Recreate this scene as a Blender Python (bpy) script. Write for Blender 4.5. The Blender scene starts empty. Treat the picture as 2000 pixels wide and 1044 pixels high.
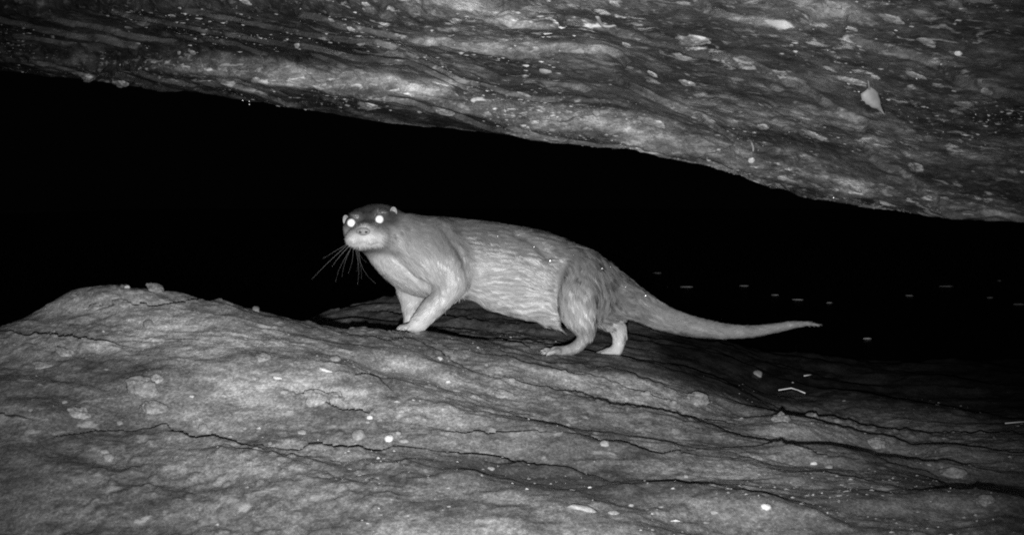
import bpy, bmesh, math, random
import numpy as np
from mathutils import Vector, Matrix, Quaternion
from mathutils.bvhtree import BVHTree

random.seed(7)
RNG = np.random.default_rng(11)
S = bpy.context.scene
C = S.collection

# ------------------------------------------------------------------ camera
F = 2144.0                                   # focal length in pixels of the 2000 px wide photograph
HOR = 380.0                                  # picture row of the horizon
TILT = math.atan((522.0 - HOR) / F)          # the camera looks slightly down
cam_d = bpy.data.cameras.new('camera')
cam = bpy.data.objects.new('camera', cam_d)
C.objects.link(cam)
cam.rotation_euler = (math.pi / 2 - TILT, 0, 0)
cam_d.sensor_width = 36.0
cam_d.lens = 36.0 * F / 2000.0
cam_d.clip_start = 0.02
cam_d.clip_end = 200.0
cam_d.dof.use_dof = True
cam_d.dof.focus_distance = 2.4
cam_d.dof.aperture_fstop = 13.0
S.camera = cam

# ------------------------------------------------------------------ night sky, infrared flash, exposure
W = bpy.data.worlds.new('World')
S.world = W
W.use_nodes = True
bg = W.node_tree.nodes['Background']
bg.inputs['Color'].default_value = (1, 1, 1, 1)
bg.inputs['Strength'].default_value = 0.0006          # a moonless night

fl = bpy.data.lights.new('infrared_flash', 'SPOT')     # the flash of the trail camera, just under its lens
fl.energy = 320.0
fl.spot_size = math.radians(66)
fl.spot_blend = 1.0
fl.shadow_soft_size = 0.012
flo = bpy.data.objects.new('infrared_flash', fl)
C.objects.link(flo)
FLASH = Vector((-0.012, 0.0, -0.07))
flo.location = FLASH
aim = Vector((-0.06, 2.4, -0.05)) - FLASH
flo.rotation_euler = aim.to_track_quat('-Z', 'Y').to_euler()

vs = S.view_settings
vs.view_transform = 'Standard'
vs.look = 'None'
vs.exposure = 0.0
vs.gamma = 1.0
vs.use_curve_mapping = False
S.cycles.use_denoising = False               # the photograph has sensor grain and hard fine detail
S.cycles.max_bounces = 4
S.cycles.filter_width = 1.9

# ------------------------------------------------------------------ helpers
CT, ST = math.cos(TILT), math.sin(TILT)


def P(px, py, d):
    """world point seen at photograph pixel (px, py) at distance d along the view axis (arrays welcome)"""
    u = (np.asarray(px, float) - 1000.0) / F * d
    v = (522.0 - np.asarray(py, float)) / F * d
    d = np.asarray(d, float) + 0 * u
    return np.stack([u + 0 * d, d * CT + v * ST, -d * ST + v * CT], -1)


def ray(px, py):
    return Vector(P(px, py, 1.0)).normalized()


def hash3(ix, iy, iz, seed):
    h = (ix.astype(np.int64) * 374761393 + iy.astype(np.int64) * 668265263 + iz.astype(np.int64) * 2147483647 + seed * 1274126177) & 0xFFFFFFFF
    h = ((h ^ (h >> 13)) * 1274126177) & 0xFFFFFFFF
    h = ((h ^ (h >> 16)) * 2246822519) & 0xFFFFFFFF
    return ((h ^ (h >> 15)) & 0xFFFFFF) / float(0xFFFFFF) * 2 - 1


def vnoise(p, seed=0):
    """value noise -1..1 for points (..., 3)"""
    i = np.floor(p)
    f = p - i
    f = f * f * f * (f * (f * 6 - 15) + 10)
    x, y, z = [i[..., k].astype(np.int64) for k in range(3)]
    fx, fy, fz = f[..., 0], f[..., 1], f[..., 2]
    def lx(yy, zz):
        a = hash3(x, yy, zz, seed)
        return a + (hash3(x + 1, yy, zz, seed) - a) * fx
    a, b = lx(y, z), lx(y + 1, z)
    c, e = lx(y, z + 1), lx(y + 1, z + 1)
    a = a + (b - a) * fy
    c = c + (e - c) * fy
    return a + (c - a) * fz


def fbm(p, octaves=4, seed=0, gain=0.5):
    s, a, t = 0, 1.0, 0
    for k in range(octaves):
        s = s + a * vnoise(p * 2.03 ** k + 17.3 * k, seed + k)
        t += a
        a *= gain
    return s / t


def gsmooth(a, sig, axis):
    n = int(sig * 3) + 1
    k = np.exp(-0.5 * (np.arange(-n, n + 1) / sig) ** 2)
    k /= k.sum()
    pad = [(0, 0)] * a.ndim
    pad[axis] = (n, n)
    b = np.pad(a, pad, mode='edge')
    return np.apply_along_axis(lambda v: np.convolve(v, k, 'valid'), axis, b)


def mesh_from(name, verts, faces, smooth=True):
    me = bpy.data.meshes.new(name)
    verts = np.asarray(verts, np.float32)
    faces = np.asarray(faces, np.int32)
    n = faces.shape[1]
    me.vertices.add(len(verts))
    me.vertices.foreach_set('co', verts.ravel())
    me.loops.add(faces.size)
    me.loops.foreach_set('vertex_index', faces.ravel())
    me.polygons.add(len(faces))
    me.polygons.foreach_set('loop_start', np.arange(0, faces.size, n, dtype=np.int32))
    me.polygons.foreach_set('loop_total', np.full(len(faces), n, np.int32))
    me.polygons.foreach_set('use_smooth', np.full(len(faces), smooth))
    me.update(calc_edges=True)
    return me


def link(name, data, mat=None, parent=None):
    o = bpy.data.objects.new(name, data)
    C.objects.link(o)
    if mat is not None:
        data.materials.append(mat)
    if parent is not None:
        o.parent = parent
    return o


def tag(o, label=None, cat=None, group=None, kind=None):
    for k, v in (('label', label), ('category', cat), ('group', group), ('kind', kind)):
        if v:
            o[k] = v
    return o


def grid_faces(nr, nc, flip=False):
    r, c = np.meshgrid(np.arange(nr - 1), np.arange(nc - 1), indexing='ij')
    a = (r * nc + c).ravel()
    q = np.stack([a, a + 1, a + nc + 1, a + nc], -1)
    return q[:, ::-1] if flip else q


# ------------------------------------------------------------------ materials
def new_mat(name):
    m = bpy.data.materials.new(name)
    m.use_nodes = True
    nt = m.node_tree
    b = nt.nodes['Principled BSDF']
    return m, nt, b


def nd(nt, kind, **kw):
    n = nt.nodes.new(kind)
    for k, v in kw.items():
        if k in n.inputs:
            n.inputs[k].default_value = v
        else:
            setattr(n, k, v)
    return n


def ramp(nt, src, stops):
    r = nt.nodes.new('ShaderNodeValToRGB')
    els = r.color_ramp.elements
    while len(els) < len(stops):
        els.new(0.5)
    for e, (p, c) in zip(els, stops):
        e.position = p
        e.color = (c, c, c, 1)
    nt.links.new(src, r.inputs[0])
    return r.outputs[0]


def rock_material(name, lo, mid, hi, slope, fleck, rough=0.5, seed=0.0, bump=0.6, patchy=((0.32, 0.38), (0.52, 0.92), (0.7, 1.25)), fcut=0.60, dusty=0.6, yk=1.0):
    """layered wet gneiss: streaks along the layers, pale flecks, fine grain"""
    m, nt, b = new_mat(name)
    L = nt.links.new
    tc = nd(nt, 'ShaderNodeTexCoord')
    def coords(scale, off=0.0):
        mp = nd(nt, 'ShaderNodeMapping')
        mp.inputs['Rotation'].default_value = (0, slope, 0.12)
        mp.inputs['Scale'].default_value = (scale[0], scale[1] * yk, scale[2])
        mp.inputs['Location'].default_value = (off + seed, off * 0.7, seed * 1.3)
        L(tc.outputs['Object'], mp.inputs['Vector'])
        return mp.outputs[0]
    def noise(vec, scale, detail=6.0, rough_=0.6, dist=0.0):
        n = nd(nt, 'ShaderNodeTexNoise')
        n.inputs['Scale'].default_value = scale
        n.inputs['Detail'].default_value = detail
        n.inputs['Roughness'].default_value = rough_
        n.inputs['Distortion'].default_value = dist
        L(vec, n.inputs['Vector'])
        return n.outputs[0]
    def mix(a, b_, fac, mode='MIX'):
        x = nt.nodes.new('ShaderNodeMix')
        x.data_type = 'RGBA'
        x.blend_type = mode
        for v, i in ((fac, 0), (a, 6), (b_, 7)):
            if isinstance(v, (int, float)):
                x.inputs[i].default_value = v if i == 0 else (v, v, v, 1)
            else:
                L(v, x.inputs[i])
        return x.outputs[2]
    streak = noise(coords((5.0, 10.0, 18.0)), 2.0, 9.0, 0.68, 0.2)
    base = ramp(nt, streak, [(0.30, lo), (0.5, mid), (0.72, hi)])
    patch = noise(coords((1.4, 2.6, 4.0), 3.0), 2.0, 5.0, 0.6, 0.4)
    base = mix(base, ramp(nt, patch, list(patchy)), 0.95, 'MULTIPLY')
    grain = noise(coords((30.0, 45.0, 55.0), 5.0), 2.2, 6.0, 0.75)
    base = mix(base, ramp(nt, grain, [(0.28, 0.42), (0.5, 0.95), (0.72, 1.6)]), 0.9, 'MULTIPLY')
    dust = noise(coords((150.0, 180.0, 220.0), 7.0), 1.5, 3.0, 0.7)
    base = mix(base, ramp(nt, dust, [(0.3, 0.5), (0.5, 0.95), (0.7, 1.7)]), dusty, 'MULTIPLY')
    fl_ = noise(coords((14.0, 28.0, 42.0), 9.0), 1.6, 5.0, 0.6, 0.3)
    fl_big = noise(coords((2.0, 5.0, 8.0), 21.0), 1.5, 3.0)
    fm = mix(ramp(nt, fl_, [(fcut, 0.0), (fcut + 0.09, 1.0)]), ramp(nt, fl_big, [(0.42, 0.15), (0.6, 1.0)]), 1.0, 'MULTIPLY')
    base = mix(base, fleck, fm)
    f2 = noise(coords((32.0, 55.0, 75.0), 33.0), 1.6, 4.0, 0.6, 0.3)
    f2b = noise(coords((3.0, 6.0, 10.0), 41.0), 1.7, 4.0)
    fm2 = mix(ramp(nt, f2, [(0.58, 0.0), (0.72, 0.75)]), ramp(nt, f2b, [(0.38, 0.1), (0.58, 1.0)]), 1.0, 'MULTIPLY')
    base = mix(base, fleck * 0.8, fm2)
    tn = nd(nt, 'ShaderNodeAttribute')
    tn.attribute_name = 'tone'
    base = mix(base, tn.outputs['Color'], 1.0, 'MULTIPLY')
    L(base, b.inputs['Base Color'])
    rr = noise(coords((6.0, 16.0, 24.0), 13.0), 2.5, 5.0)
    L(ramp(nt, rr, [(0.35, rough - 0.16), (0.6, rough + 0.22)]), b.inputs['Roughness'])
    b.inputs['Specular IOR Level'].default_value = 0.45
    bn = nd(nt, 'ShaderNodeBump')
    bn.inputs['Strength'].default_value = bump
    bn.inputs['Distance'].default_value = 0.006
    h1 = noise(coords((16.0, 24.0, 32.0), 2.0), 2.4, 9.0, 0.72)
    h2 = noise(coords((90.0, 120.0, 140.0), 4.0), 2.0, 4.0, 0.7)
    L(mix(h1, h2, 0.35), bn.inputs['Height'])
    L(bn.outputs[0], b.inputs['Normal'])
    return m


def plain_material(name, c0, c1, scale=60.0, rough=0.6, bump=0.4):
    m, nt, b = new_mat(name)
    tc = nd(nt, 'ShaderNodeTexCoord')
    n = nd(nt, 'ShaderNodeTexNoise')
    n.inputs['Scale'].default_value = scale
    n.inputs['Detail'].default_value = 5.0
    nt.links.new(tc.outputs['Object'], n.inputs['Vector'])
    nt.links.new(ramp(nt, n.outputs[0], [(0.3, c0), (0.7, c1)]), b.inputs['Base Color'])
    b.inputs['Roughness'].default_value = rough
    if bump:
        bn = nd(nt, 'ShaderNodeBump')
        bn.inputs['Strength'].default_value = bump
        bn.inputs['Distance'].default_value = 0.003
        nt.links.new(n.outputs[0], bn.inputs['Height'])
        nt.links.new(bn.outputs[0], b.inputs['Normal'])
    return m


M_FLOOR = rock_material('layered_rock', 0.095, 0.165, 0.25, math.radians(7), 0.36, bump=0.75, patchy=((0.34, 0.55), (0.5, 0.95), (0.66, 1.45)), fcut=0.585, dusty=0.85, yk=0.5)
M_ROOF = rock_material('overhang_rock', 0.024, 0.068, 0.17, math.radians(9), 0.40, 0.5, 4.7, 0.9, ((0.36, 0.22), (0.5, 0.8), (0.64, 1.9)), 0.565, 0.6)
M_PALE = plain_material('pale_quartz', 0.3, 0.65, 3.0, 0.5)
M_LEAF = plain_material('dry_leaf', 0.13, 0.24, 60.0, 0.6)
M_STRAW = plain_material('pale_straw', 0.55, 0.8, 50.0, 0.5, 0)
M_STONE = plain_material('grey_pebble', 0.12, 0.27, 3.0, 0.55)
M_GRIT = plain_material('rock_grit', 0.12, 0.5, 30.0, 0.5, 0)

m, nt, b = new_mat('black_water')
b.inputs['Base Color'].default_value = (0.006, 0.006, 0.006, 1)
b.inputs['Roughness'].default_value = 0.2
b.inputs['IOR'].default_value = 1.33
tc = nd(nt, 'ShaderNodeTexCoord')
wn = nd(nt, 'ShaderNodeTexNoise')
wn.inputs['Scale'].default_value = 9.0
nt.links.new(tc.outputs['Object'], wn.inputs['Vector'])
wb = nd(nt, 'ShaderNodeBump')
wb.inputs['Strength'].default_value = 0.12
wb.inputs['Distance'].default_value = 0.02
nt.links.new(wn.outputs[0], wb.inputs['Height'])
nt.links.new(wb.outputs[0], b.inputs['Normal'])
M_WATER = m

m, nt, b = new_mat('clear_droplet')
b.inputs['Base Color'].default_value = (0.9, 0.9, 0.9, 1)
b.inputs['Roughness'].default_value = 0.42
b.inputs['Metallic'].default_value = 1.0
M_DROP = m

# ------------------------------------------------------------------ rock floor
PX = np.arange(-600.0, 2601.0, 3.2)
DD = np.concatenate([np.arange(0.9, 1.4, 0.008), np.arange(1.4, 2.72, 0.0036), np.arange(2.72, 3.5, 0.011), np.linspace(3.5, 9.0, 40)])
# control rows, front to back: (px, picture row, distance)
ROWS = [
    [(-600, 1700, 0.9), (2600, 1700, 0.9)],
    [(-600, 1060, 1.45), (0, 1046, 1.45), (900, 1044, 1.45), (2000, 1040, 1.45), (2600, 1050, 1.45)],
    [(-600, 850, 1.74), (0, 812, 1.75), (60, 824, 1.74), (200, 836, 1.73), (300, 836, 1.72), (370, 855, 1.71), (480, 870, 1.7), (690, 880, 1.7), (900, 884, 1.7),
     (1060, 872, 1.74), (1200, 870, 1.78), (1500, 886, 1.82), (1825, 925, 1.8), (2000, 945, 1.78), (2600, 980, 1.76)],
    [(-600, 740, 2.0), (0, 652, 2.0), (220, 668, 1.98), (400, 655, 2.02), (600, 668, 2.05), (800, 676, 2.12), (925, 725, 2.1), (1077, 764, 2.1), (1221, 792, 2.1), (1346, 812, 2.1),
     (1450, 832, 2.08), (1533, 850, 2.05), (1700, 884, 2.0), (2000, 910, 1.95), (2600, 950, 1.9)],
    [(-600, 735, 2.1), (-200, 680, 2.12), (0, 620, 2.17), (60, 592, 2.2), (130, 571, 2.24), (250, 563, 2.26), (340, 561, 2.26), (430, 571, 2.26), (500, 592, 2.26), (560, 605, 2.26), (620, 619, 2.26), (720, 638, 2.28),
     (800, 656, 2.28), (925, 690, 2.22), (1110, 728, 2.2), (1226, 754, 2.2), (1315, 790, 2.2), (1408, 814, 2.2), (1450, 828, 2.18), (1492, 814, 2.16), (1586, 814, 2.15),
     (1617, 824, 2.14), (1700, 861, 2.1), (1773, 875, 2.08), (1877, 880, 2.06), (2000, 888, 2.05), (2600, 920, 2.0)],
    [(-600, 800, 2.37), (0, 720, 2.37), (300, 690, 2.38), (600, 690, 2.38), (760, 660, 2.38), (823, 644, 2.38), (934, 649, 2.38), (1017, 669, 2.36), (1068, 690, 2.35), (1110, 694, 2.36), (1200, 696, 2.42),
     (1300, 712, 2.45), (1400, 742, 2.45), (1500, 790, 2.45), (1600, 822, 2.45), (1800, 824, 2.45), (2000, 830, 2.45), (2600, 834, 2.45)],
    [(-600, 800, 2.58), (300, 720, 2.58), (600, 690, 2.58), (823, 664, 2.56), (934, 662, 2.56), (1068, 672, 2.56), (1200, 690, 2.56), (1300, 702, 2.58), (1400, 724, 2.6),
     (1500, 770, 2.6), (1700, 793, 2.6), (2000, 798, 2.6), (2600, 800, 2.6)],
    [(-600, 760, 2.95), (300, 700, 2.95), (500, 660, 2.95), (610, 628, 2.95), (800, 616, 2.95), (1000, 626, 2.95), (1200, 642, 2.95), (1400, 675, 2.95), (1500, 712, 2.95), (1700, 742, 2.95),
     (2000, 748, 2.95), (2600, 752, 2.95)],
    [(-600, 740, 3.3), (400, 670, 3.3), (540, 640, 3.3), (610, 611, 3.3), (660, 593, 3.3), (720, 584, 3.3), (745, 573, 3.3), (800, 568, 3.3), (900, 574, 3.3), (1000, 590, 3.3), (1100, 604, 3.3), (1200, 615, 3.3),
     (1300, 634, 3.3), (1400, 655, 3.3), (1500, 686, 3.3), (1700, 706, 3.3), (2000, 712, 3.3), (2600, 716, 3.3)],
    [(-600, 760, 4.2), (900, 720, 4.2), (2600, 720, 4.2)],
    [(-600, 700, 9.0), (2600, 700, 9.0)],
]
nC, nR = len(PX), len(DD)
ctl_d = np.zeros((len(ROWS), nC))
ctl_z = np.zeros((len(ROWS), nC))
for i, row in enumerate(ROWS):
    a = np.array(row, float)
    py = gsmooth(np.interp(PX, a[:, 0], a[:, 1]), 5.0, 0)
    d = gsmooth(np.interp(PX, a[:, 0], a[:, 2]), 9.0, 0)
    p = P(PX, py, d)
    ctl_d[i] = p[:, 1]
    ctl_z[i] = p[:, 2]
Z = np.zeros((nR, nC))
for c in range(nC):
    Z[:, c] = np.interp(DD, ctl_d[:, c], ctl_z[:, c])
n0 = np.searchsorted(DD, 1.4)
n1 = np.searchsorted(DD, 2.72)
Z[n0:n1] = gsmooth(Z[n0:n1], 5.0, 0)
X = (PX[None, :] - 1000.0) / F * DD[:, None] * 1.0
Y = np.repeat(DD[:, None], nC, 1)
fade_far = np.clip((3.9 - Y) / 0.6, 0.3, 1)


def row_of(z, y):
    """picture row of a point"""
    dep = y * CT - z * ST
    v = y * ST + z * CT
    return 522.0 - v / dep * F


def crack(line, step, back, lip=0.3, dmin=1.3):
    """an edge of a rock sheet along a picture line: the sheet ends in a lip and the rock drops behind it"""
    global Z
    a = np.array(line, float)
    cols = np.where((PX >= a[0, 0]) & (PX <= a[-1, 0]))[0]
    t = (PX[cols] - a[0, 0]) / (a[-1, 0] - a[0, 0])
    taper = np.clip(np.minimum(t, 1 - t) * 8, 0, 1) ** 0.6
    wob = 5.0 * fbm(np.stack([PX[cols] / 38.0, 0 * t + a[0, 1], 0 * t], -1), 4, 5)
    py = np.interp(PX[cols], a[:, 0], a[:, 1]) + wob
    R = row_of(Z, Y)
    for c, tp, yy in zip(cols, taper, py):
        hit = np.where((R[:, c] <= yy) & (DD > dmin))[0]
        if not len(hit):
            continue
        y0 = DD[hit[0]]
        e = DD - y0
        s = step * tp * (0.7 + 0.5 * math.sin(PX[c] * 0.021 + a[0, 1]))
        Z[:, c] += np.where(e < 0, lip * s * np.exp(e / 0.035), -s * np.clip(1 - e / back, 0, 1) ** 1.3)


# soft undulation and layering first, then the cracks, then the roughness
pw = np.stack([X, Y, Z], -1)
strike = X * 0.99 + Y * 0.05
q = np.stack([strike * 3.0, Y * 9.0, X * 0], -1)
Z += 0.019 * fbm(q, 2, 3) * fade_far
q = np.stack([strike * 5.0 + Y * 2, Y * 8.0 + strike * 2.0, X * 0 + 9], -1)
Z += 0.014 * vnoise(q, 13) * fade_far
q = np.stack([strike * 2.0 + 3, Y * 14.0 + strike * 2.5, X * 0 + 5], -1)
layer = fbm(q, 4, 21)
terr = (layer * 2.6) - np.floor(layer * 2.6)
Z += 0.0020 * (terr ** 2.2 - 0.35) * fade_far * np.clip((Y - 1.35) / 0.6, 0.25, 1)
for ln, st, bk, lp in [
    ([(150, 604), (225, 598), (330, 593), (430, 584), (500, 592)], 0.018, 0.10, 0.3),
    ([(-200, 646), (0, 650), (80, 655), (150, 665), (260, 674)], 0.020, 0.12, 0.3),
    ([(-200, 800), (0, 806), (60, 818)], 0.012, 0.08, 0.3),
    ([(90, 848), (200, 837), (290, 838), (312, 832), (330, 846), (370, 856), (480, 871), (560, 873), (620, 873), (690, 881), (750, 881), (772, 872), (860, 879), (960, 893), (1120, 905)], 0.022, 0.13, 0.3),
    ([(830, 830), (900, 845), (960, 850), (1060, 841), (1150, 855), (1250, 875), (1420, 892)], 0.012, 0.12, 0.3),
    ([(480, 594), (560, 614), (620, 632), (700, 656), (750, 670), (800, 666), (853, 687), (925, 725), (999, 743), (1077, 764), (1156, 778), (1221, 792), (1320, 803), (1430, 828)], 0.015, 0.10, 0.35),
    ([(760, 652), (860, 671), (925, 687), (1003, 701), (1110, 727), (1156, 731), (1226, 752), (1320, 786)], 0.015, 0.09, 0.35),
    ([(812, 645), (878, 645), (934, 650), (971, 657), (1017, 671), (1050, 688)], 0.014, 0.12, 0.2),
    ([(560, 760), (620, 775), (660, 800), (720, 812)], 0.016, 0.10, 0.3),
    ([(690, 735), (740, 742), (765, 762)], 0.014, 0.08, 0.3),
    ([(900, 890), (1000, 900), (1100, 912), (1180, 935), (1260, 950)], 0.009, 0.10, 0.2),
    ([(1320, 880), (1420, 872), (1533, 862), (1600, 886), (1669, 892), (1773, 908), (1850, 926)], 0.009, 0.12, 0.35),
    ([(1780, 960), (1880, 950), (2000, 975), (2150, 985)], 0.016, 0.10, 0.3),
    ([(600, 606), (700, 600), (790, 612), (900, 620), (1100, 634)], 0.02, 0.3, 0.3),
]:
    crack(ln, st, bk, lp, 2.6 if ln[0] == (600, 606) else 1.3)
q = np.stack([strike * 12, Y * 19, Z * 19], -1)
Z += 0.0062 * fbm(q, 3, 40) * fade_far
q = np.stack([strike * 50, Y * 80, Z * 90], -1)
rg = fbm(q, 3, 60)
Z += 0.0012 * rg * fade_far
# gravelly crust on parts of the rock
q = np.stack([X * 4, Y * 4, X * 0], -1)
crust = np.clip(fbm(q, 3, 77) * 3 + 0.1, 0, 1)
q = np.stack([X * 75, Y * 75, Z * 75], -1)
Z += 0.0048 * crust * np.clip(vnoise(q, 90), 0, 1) * fade_far
q = np.stack([X * 34, Y * 34, Z * 34], -1)
Z += 0.0022 * vnoise(q, 95) * fade_far



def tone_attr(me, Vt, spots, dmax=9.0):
    """pale and dark beds of the rock, plus light and shade painted into its colour: (x0, y0, x1, y1, half height, factor)"""
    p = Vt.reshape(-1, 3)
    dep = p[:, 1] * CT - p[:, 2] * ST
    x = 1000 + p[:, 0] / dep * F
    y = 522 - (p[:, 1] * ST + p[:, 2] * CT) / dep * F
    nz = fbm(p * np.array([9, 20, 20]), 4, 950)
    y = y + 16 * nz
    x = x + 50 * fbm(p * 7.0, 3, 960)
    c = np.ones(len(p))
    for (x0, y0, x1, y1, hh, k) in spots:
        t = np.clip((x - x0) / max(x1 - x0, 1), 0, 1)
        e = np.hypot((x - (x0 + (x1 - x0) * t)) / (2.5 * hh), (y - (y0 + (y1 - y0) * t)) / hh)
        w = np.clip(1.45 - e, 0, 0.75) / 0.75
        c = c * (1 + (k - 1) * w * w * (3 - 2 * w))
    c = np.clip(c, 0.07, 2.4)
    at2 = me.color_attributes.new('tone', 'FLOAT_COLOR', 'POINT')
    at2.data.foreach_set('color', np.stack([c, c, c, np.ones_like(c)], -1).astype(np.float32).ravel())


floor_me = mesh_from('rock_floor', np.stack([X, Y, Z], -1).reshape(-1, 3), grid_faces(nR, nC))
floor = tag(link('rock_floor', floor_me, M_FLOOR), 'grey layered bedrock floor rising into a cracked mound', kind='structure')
FLOOR_V = np.stack([X, Y, Z], -1)
tone_attr(floor_me, FLOOR_V, [  # shade of the hollows and light on the mound painted in
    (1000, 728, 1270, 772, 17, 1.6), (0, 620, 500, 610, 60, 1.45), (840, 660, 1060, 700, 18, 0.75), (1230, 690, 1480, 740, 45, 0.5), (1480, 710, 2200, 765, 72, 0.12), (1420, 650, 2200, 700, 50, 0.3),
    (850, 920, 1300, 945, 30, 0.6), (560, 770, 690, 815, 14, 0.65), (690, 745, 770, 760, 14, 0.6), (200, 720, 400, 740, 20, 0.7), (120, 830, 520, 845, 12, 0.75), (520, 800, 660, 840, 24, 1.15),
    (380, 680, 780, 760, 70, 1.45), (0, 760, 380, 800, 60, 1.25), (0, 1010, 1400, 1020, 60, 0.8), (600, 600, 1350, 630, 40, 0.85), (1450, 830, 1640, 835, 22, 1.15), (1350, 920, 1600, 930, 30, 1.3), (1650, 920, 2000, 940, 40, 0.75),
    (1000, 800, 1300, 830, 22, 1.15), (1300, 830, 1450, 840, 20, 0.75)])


def grid_bvh(V, rs=1, cs=1):
    v = V[::rs, ::cs]
    nr, nc = v.shape[:2]
    return BVHTree.FromPolygons([tuple(t) for t in v.reshape(-1, 3).tolist()], grid_faces(nr, nc).tolist(), all_triangles=False)


# ------------------------------------------------------------------ rock overhang
EDGE = [(-600, 60), (-200, 115), (0, 140), (80, 150), (160, 158), (300, 168), (400, 182), (500, 201), (600, 216), (700, 232), (800, 245), (900, 255), (1000, 262), (1100, 272), (1200, 284), (1300, 299), (1400, 321),
        (1450, 331), (1500, 353), (1600, 386), (1700, 404), (1800, 416), (1900, 423), (2000, 431), (2300, 455), (2600, 480)]
BLOW = [(-600, 30), (0, 112), (300, 140), (450, 151), (560, 168), (700, 187), (800, 194), (900, 212), (1000, 238), (1100, 255), (1200, 266), (1300, 287), (1400, 313), (1500, 346), (1600, 378), (1800, 407), (2000, 424), (2600, 472)]
BTOP = [(-600, 0), (0, 96), (300, 92), (450, 103), (560, 126), (700, 147), (800, 152), (900, 181), (1000, 199), (1200, 204), (1300, 234), (1400, 262), (1500, 292), (1600, 325), (1800, 372), (2000, 400), (2600, 450)]
DE = [(-600, 3.6), (0, 3.25), (400, 2.9), (800, 2.68), (1200, 2.52), (1600, 2.4), (2000, 2.28), (2600, 2.15)]


def fn(tab):
    a = np.array(tab, float)
    return gsmooth(np.interp(PX, a[:, 0], a[:, 1]), 4.0, 0)


e_, bl, bt, de = fn(EDGE), fn(BLOW), fn(BTOP), fn(DE)
dl = de - np.interp(PX, [0, 450, 1000, 1500, 2000], [0.25, 0.25, 0.18, 0.09, 0.07])
dt = dl - np.interp(PX, [0, 450, 900, 1300, 2000], [0.03, 0.015, 0.02, 0.06, 0.10])
top0 = np.interp(PX, [-600, 0, 450, 1000, 1500, 2000, 2600], [3.2, 2.6, 2.12, 1.78, 1.62, 1.5, 1.35])
rows_py = [e_ - 700, e_ - 260, e_ - 40, e_, bl, bt, bt - 12, 0 * e_ + np.minimum(bt - 40, 20), 0 * e_ - 420]
rows_d = [de + 1.5, de + 0.55, de + 0.10, de, dl, dt, dt - 0.02, top0, top0 - 0.42]
pts = np.stack([P(a, b_, c_) for a, b_, c_ in zip([PX] * 9, rows_py, rows_d)], 0)      # 9, nC, 3
seg = [30, 40, 24, 60, 40, 14, 190, 60]
cur = []
for i, n in enumerate(seg):
    t = np.linspace(0, 1, n, endpoint=False)[:, None, None]
    cur.append(pts[i] * (1 - t) + pts[i + 1] * t)
cur.append(pts[-1][None])
V = np.concatenate(cur, 0)
V = gsmooth(V, 2.2, 0)
# displacement mostly downward and towards the open side
X2, Y2, Z2 = V[..., 0], V[..., 1], V[..., 2]
s2 = X2 * 0.97 - Z2 * 0.1
n2 = Y2 * 0.8 + Z2 * 1.6 + X2 * 0.28
inb = np.clip((np.arange(V.shape[0]) - 60) / 40.0, 0.2, 1)[:, None]
D = 0.026 * fbm(np.stack([s2 * 3.2, n2 * 7, X2 * 0], -1), 3, 103)
ly = fbm(np.stack([s2 * 2.6 + 8, n2 * 9, X2 * 0 + 2], -1), 4, 121)
ph = n2 * 11.0 + 1.3 * ly + 0.35 * fbm(np.stack([s2 * 9, n2 * 5, X2 * 0], -1), 3, 125)
tt = ph - np.floor(ph)
amp = 0.016 + 0.018 * hash3(np.floor(ph).astype(np.int64), np.floor(ph).astype(np.int64) * 0, np.floor(ph).astype(np.int64) * 0, 5) * (0.5 + fbm(np.stack([s2 * 3, n2 * 2, X2 * 0], -1), 2, 127))
D += np.clip(amp, 0.002, 0.04) * (1 - tt) * np.clip(tt * 14, 0, 1)
D += 0.0045 * fbm(np.stack([X2 * 30, Y2 * 34, Z2 * 34], -1), 2, 130)
D += 0.0055 * fbm(np.stack([s2 * 9, n2 * 22, Z2 * 22], -1), 3, 140)
D += 0.0022 * fbm(np.stack([s2 * 40, n2 * 85, Z2 * 80], -1), 3, 160)
cr2 = np.clip(fbm(np.stack([X2 * 4, Y2 * 4, Z2 * 3], -1), 3, 177) * 3, 0, 1)
D += 0.005 * cr2 * np.clip(vnoise(np.stack([X2 * 70, Y2 * 70, Z2 * 70], -1), 190), 0, 1)
edge_k = np.exp(-((np.arange(V.shape[0]) - 94) / 10.0) ** 2)[:, None]
D *= inb * (1 - 0.55 * edge_k)
V[..., 2] -= D * 0.8
V[..., 1] -= D * 0.6
roof_me = mesh_from('rock_overhang', V.reshape(-1, 3), grid_faces(V.shape[0], nC, flip=True))
roof = tag(link('rock_overhang', roof_me, M_ROOF), 'dark flecked rock slab overhanging the otter', kind='structure')
ROOF_V = V
tone_attr(roof_me, ROOF_V, [  # lit band painted paler; shaded underside and dim far end painted darker
    (320, 118, 560, 140, 20, 1.8), (560, 146, 800, 168, 17, 1.8), (800, 172, 1000, 208, 17, 1.8), (1000, 222, 1280, 240, 20, 1.9), (1280, 262, 1420, 300, 20, 1.9), (1420, 300, 1640, 370, 14, 1.8),
    (1640, 370, 2000, 412, 13, 1.6), (860, 10, 1000, 50, 28, 1.7), (1750, 280, 2000, 310, 26, 1.5), (1350, 205, 1560, 232, 10, 1.6), (1560, 245, 1690, 275, 12, 1.7),
    (300, 70, 700, 110, 16, 0.55), (-200, 50, 560, 60, 62, 0.32), (900, 130, 1300, 160, 40, 0.7), (1500, 180, 1650, 190, 26, 0.6), (1800, 20, 2000, 30, 40, 0.6), (1640, 330, 1900, 370, 22, 0.75), (0, 130, 300, 160, 16, 0.6), (300, 172, 1000, 245, 15, 0.4)])

BV_FLOOR = grid_bvh(FLOOR_V[:n1 + 60], 2, 2)
BV_ROOF = grid_bvh(ROOF_V, 2, 2)


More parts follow.
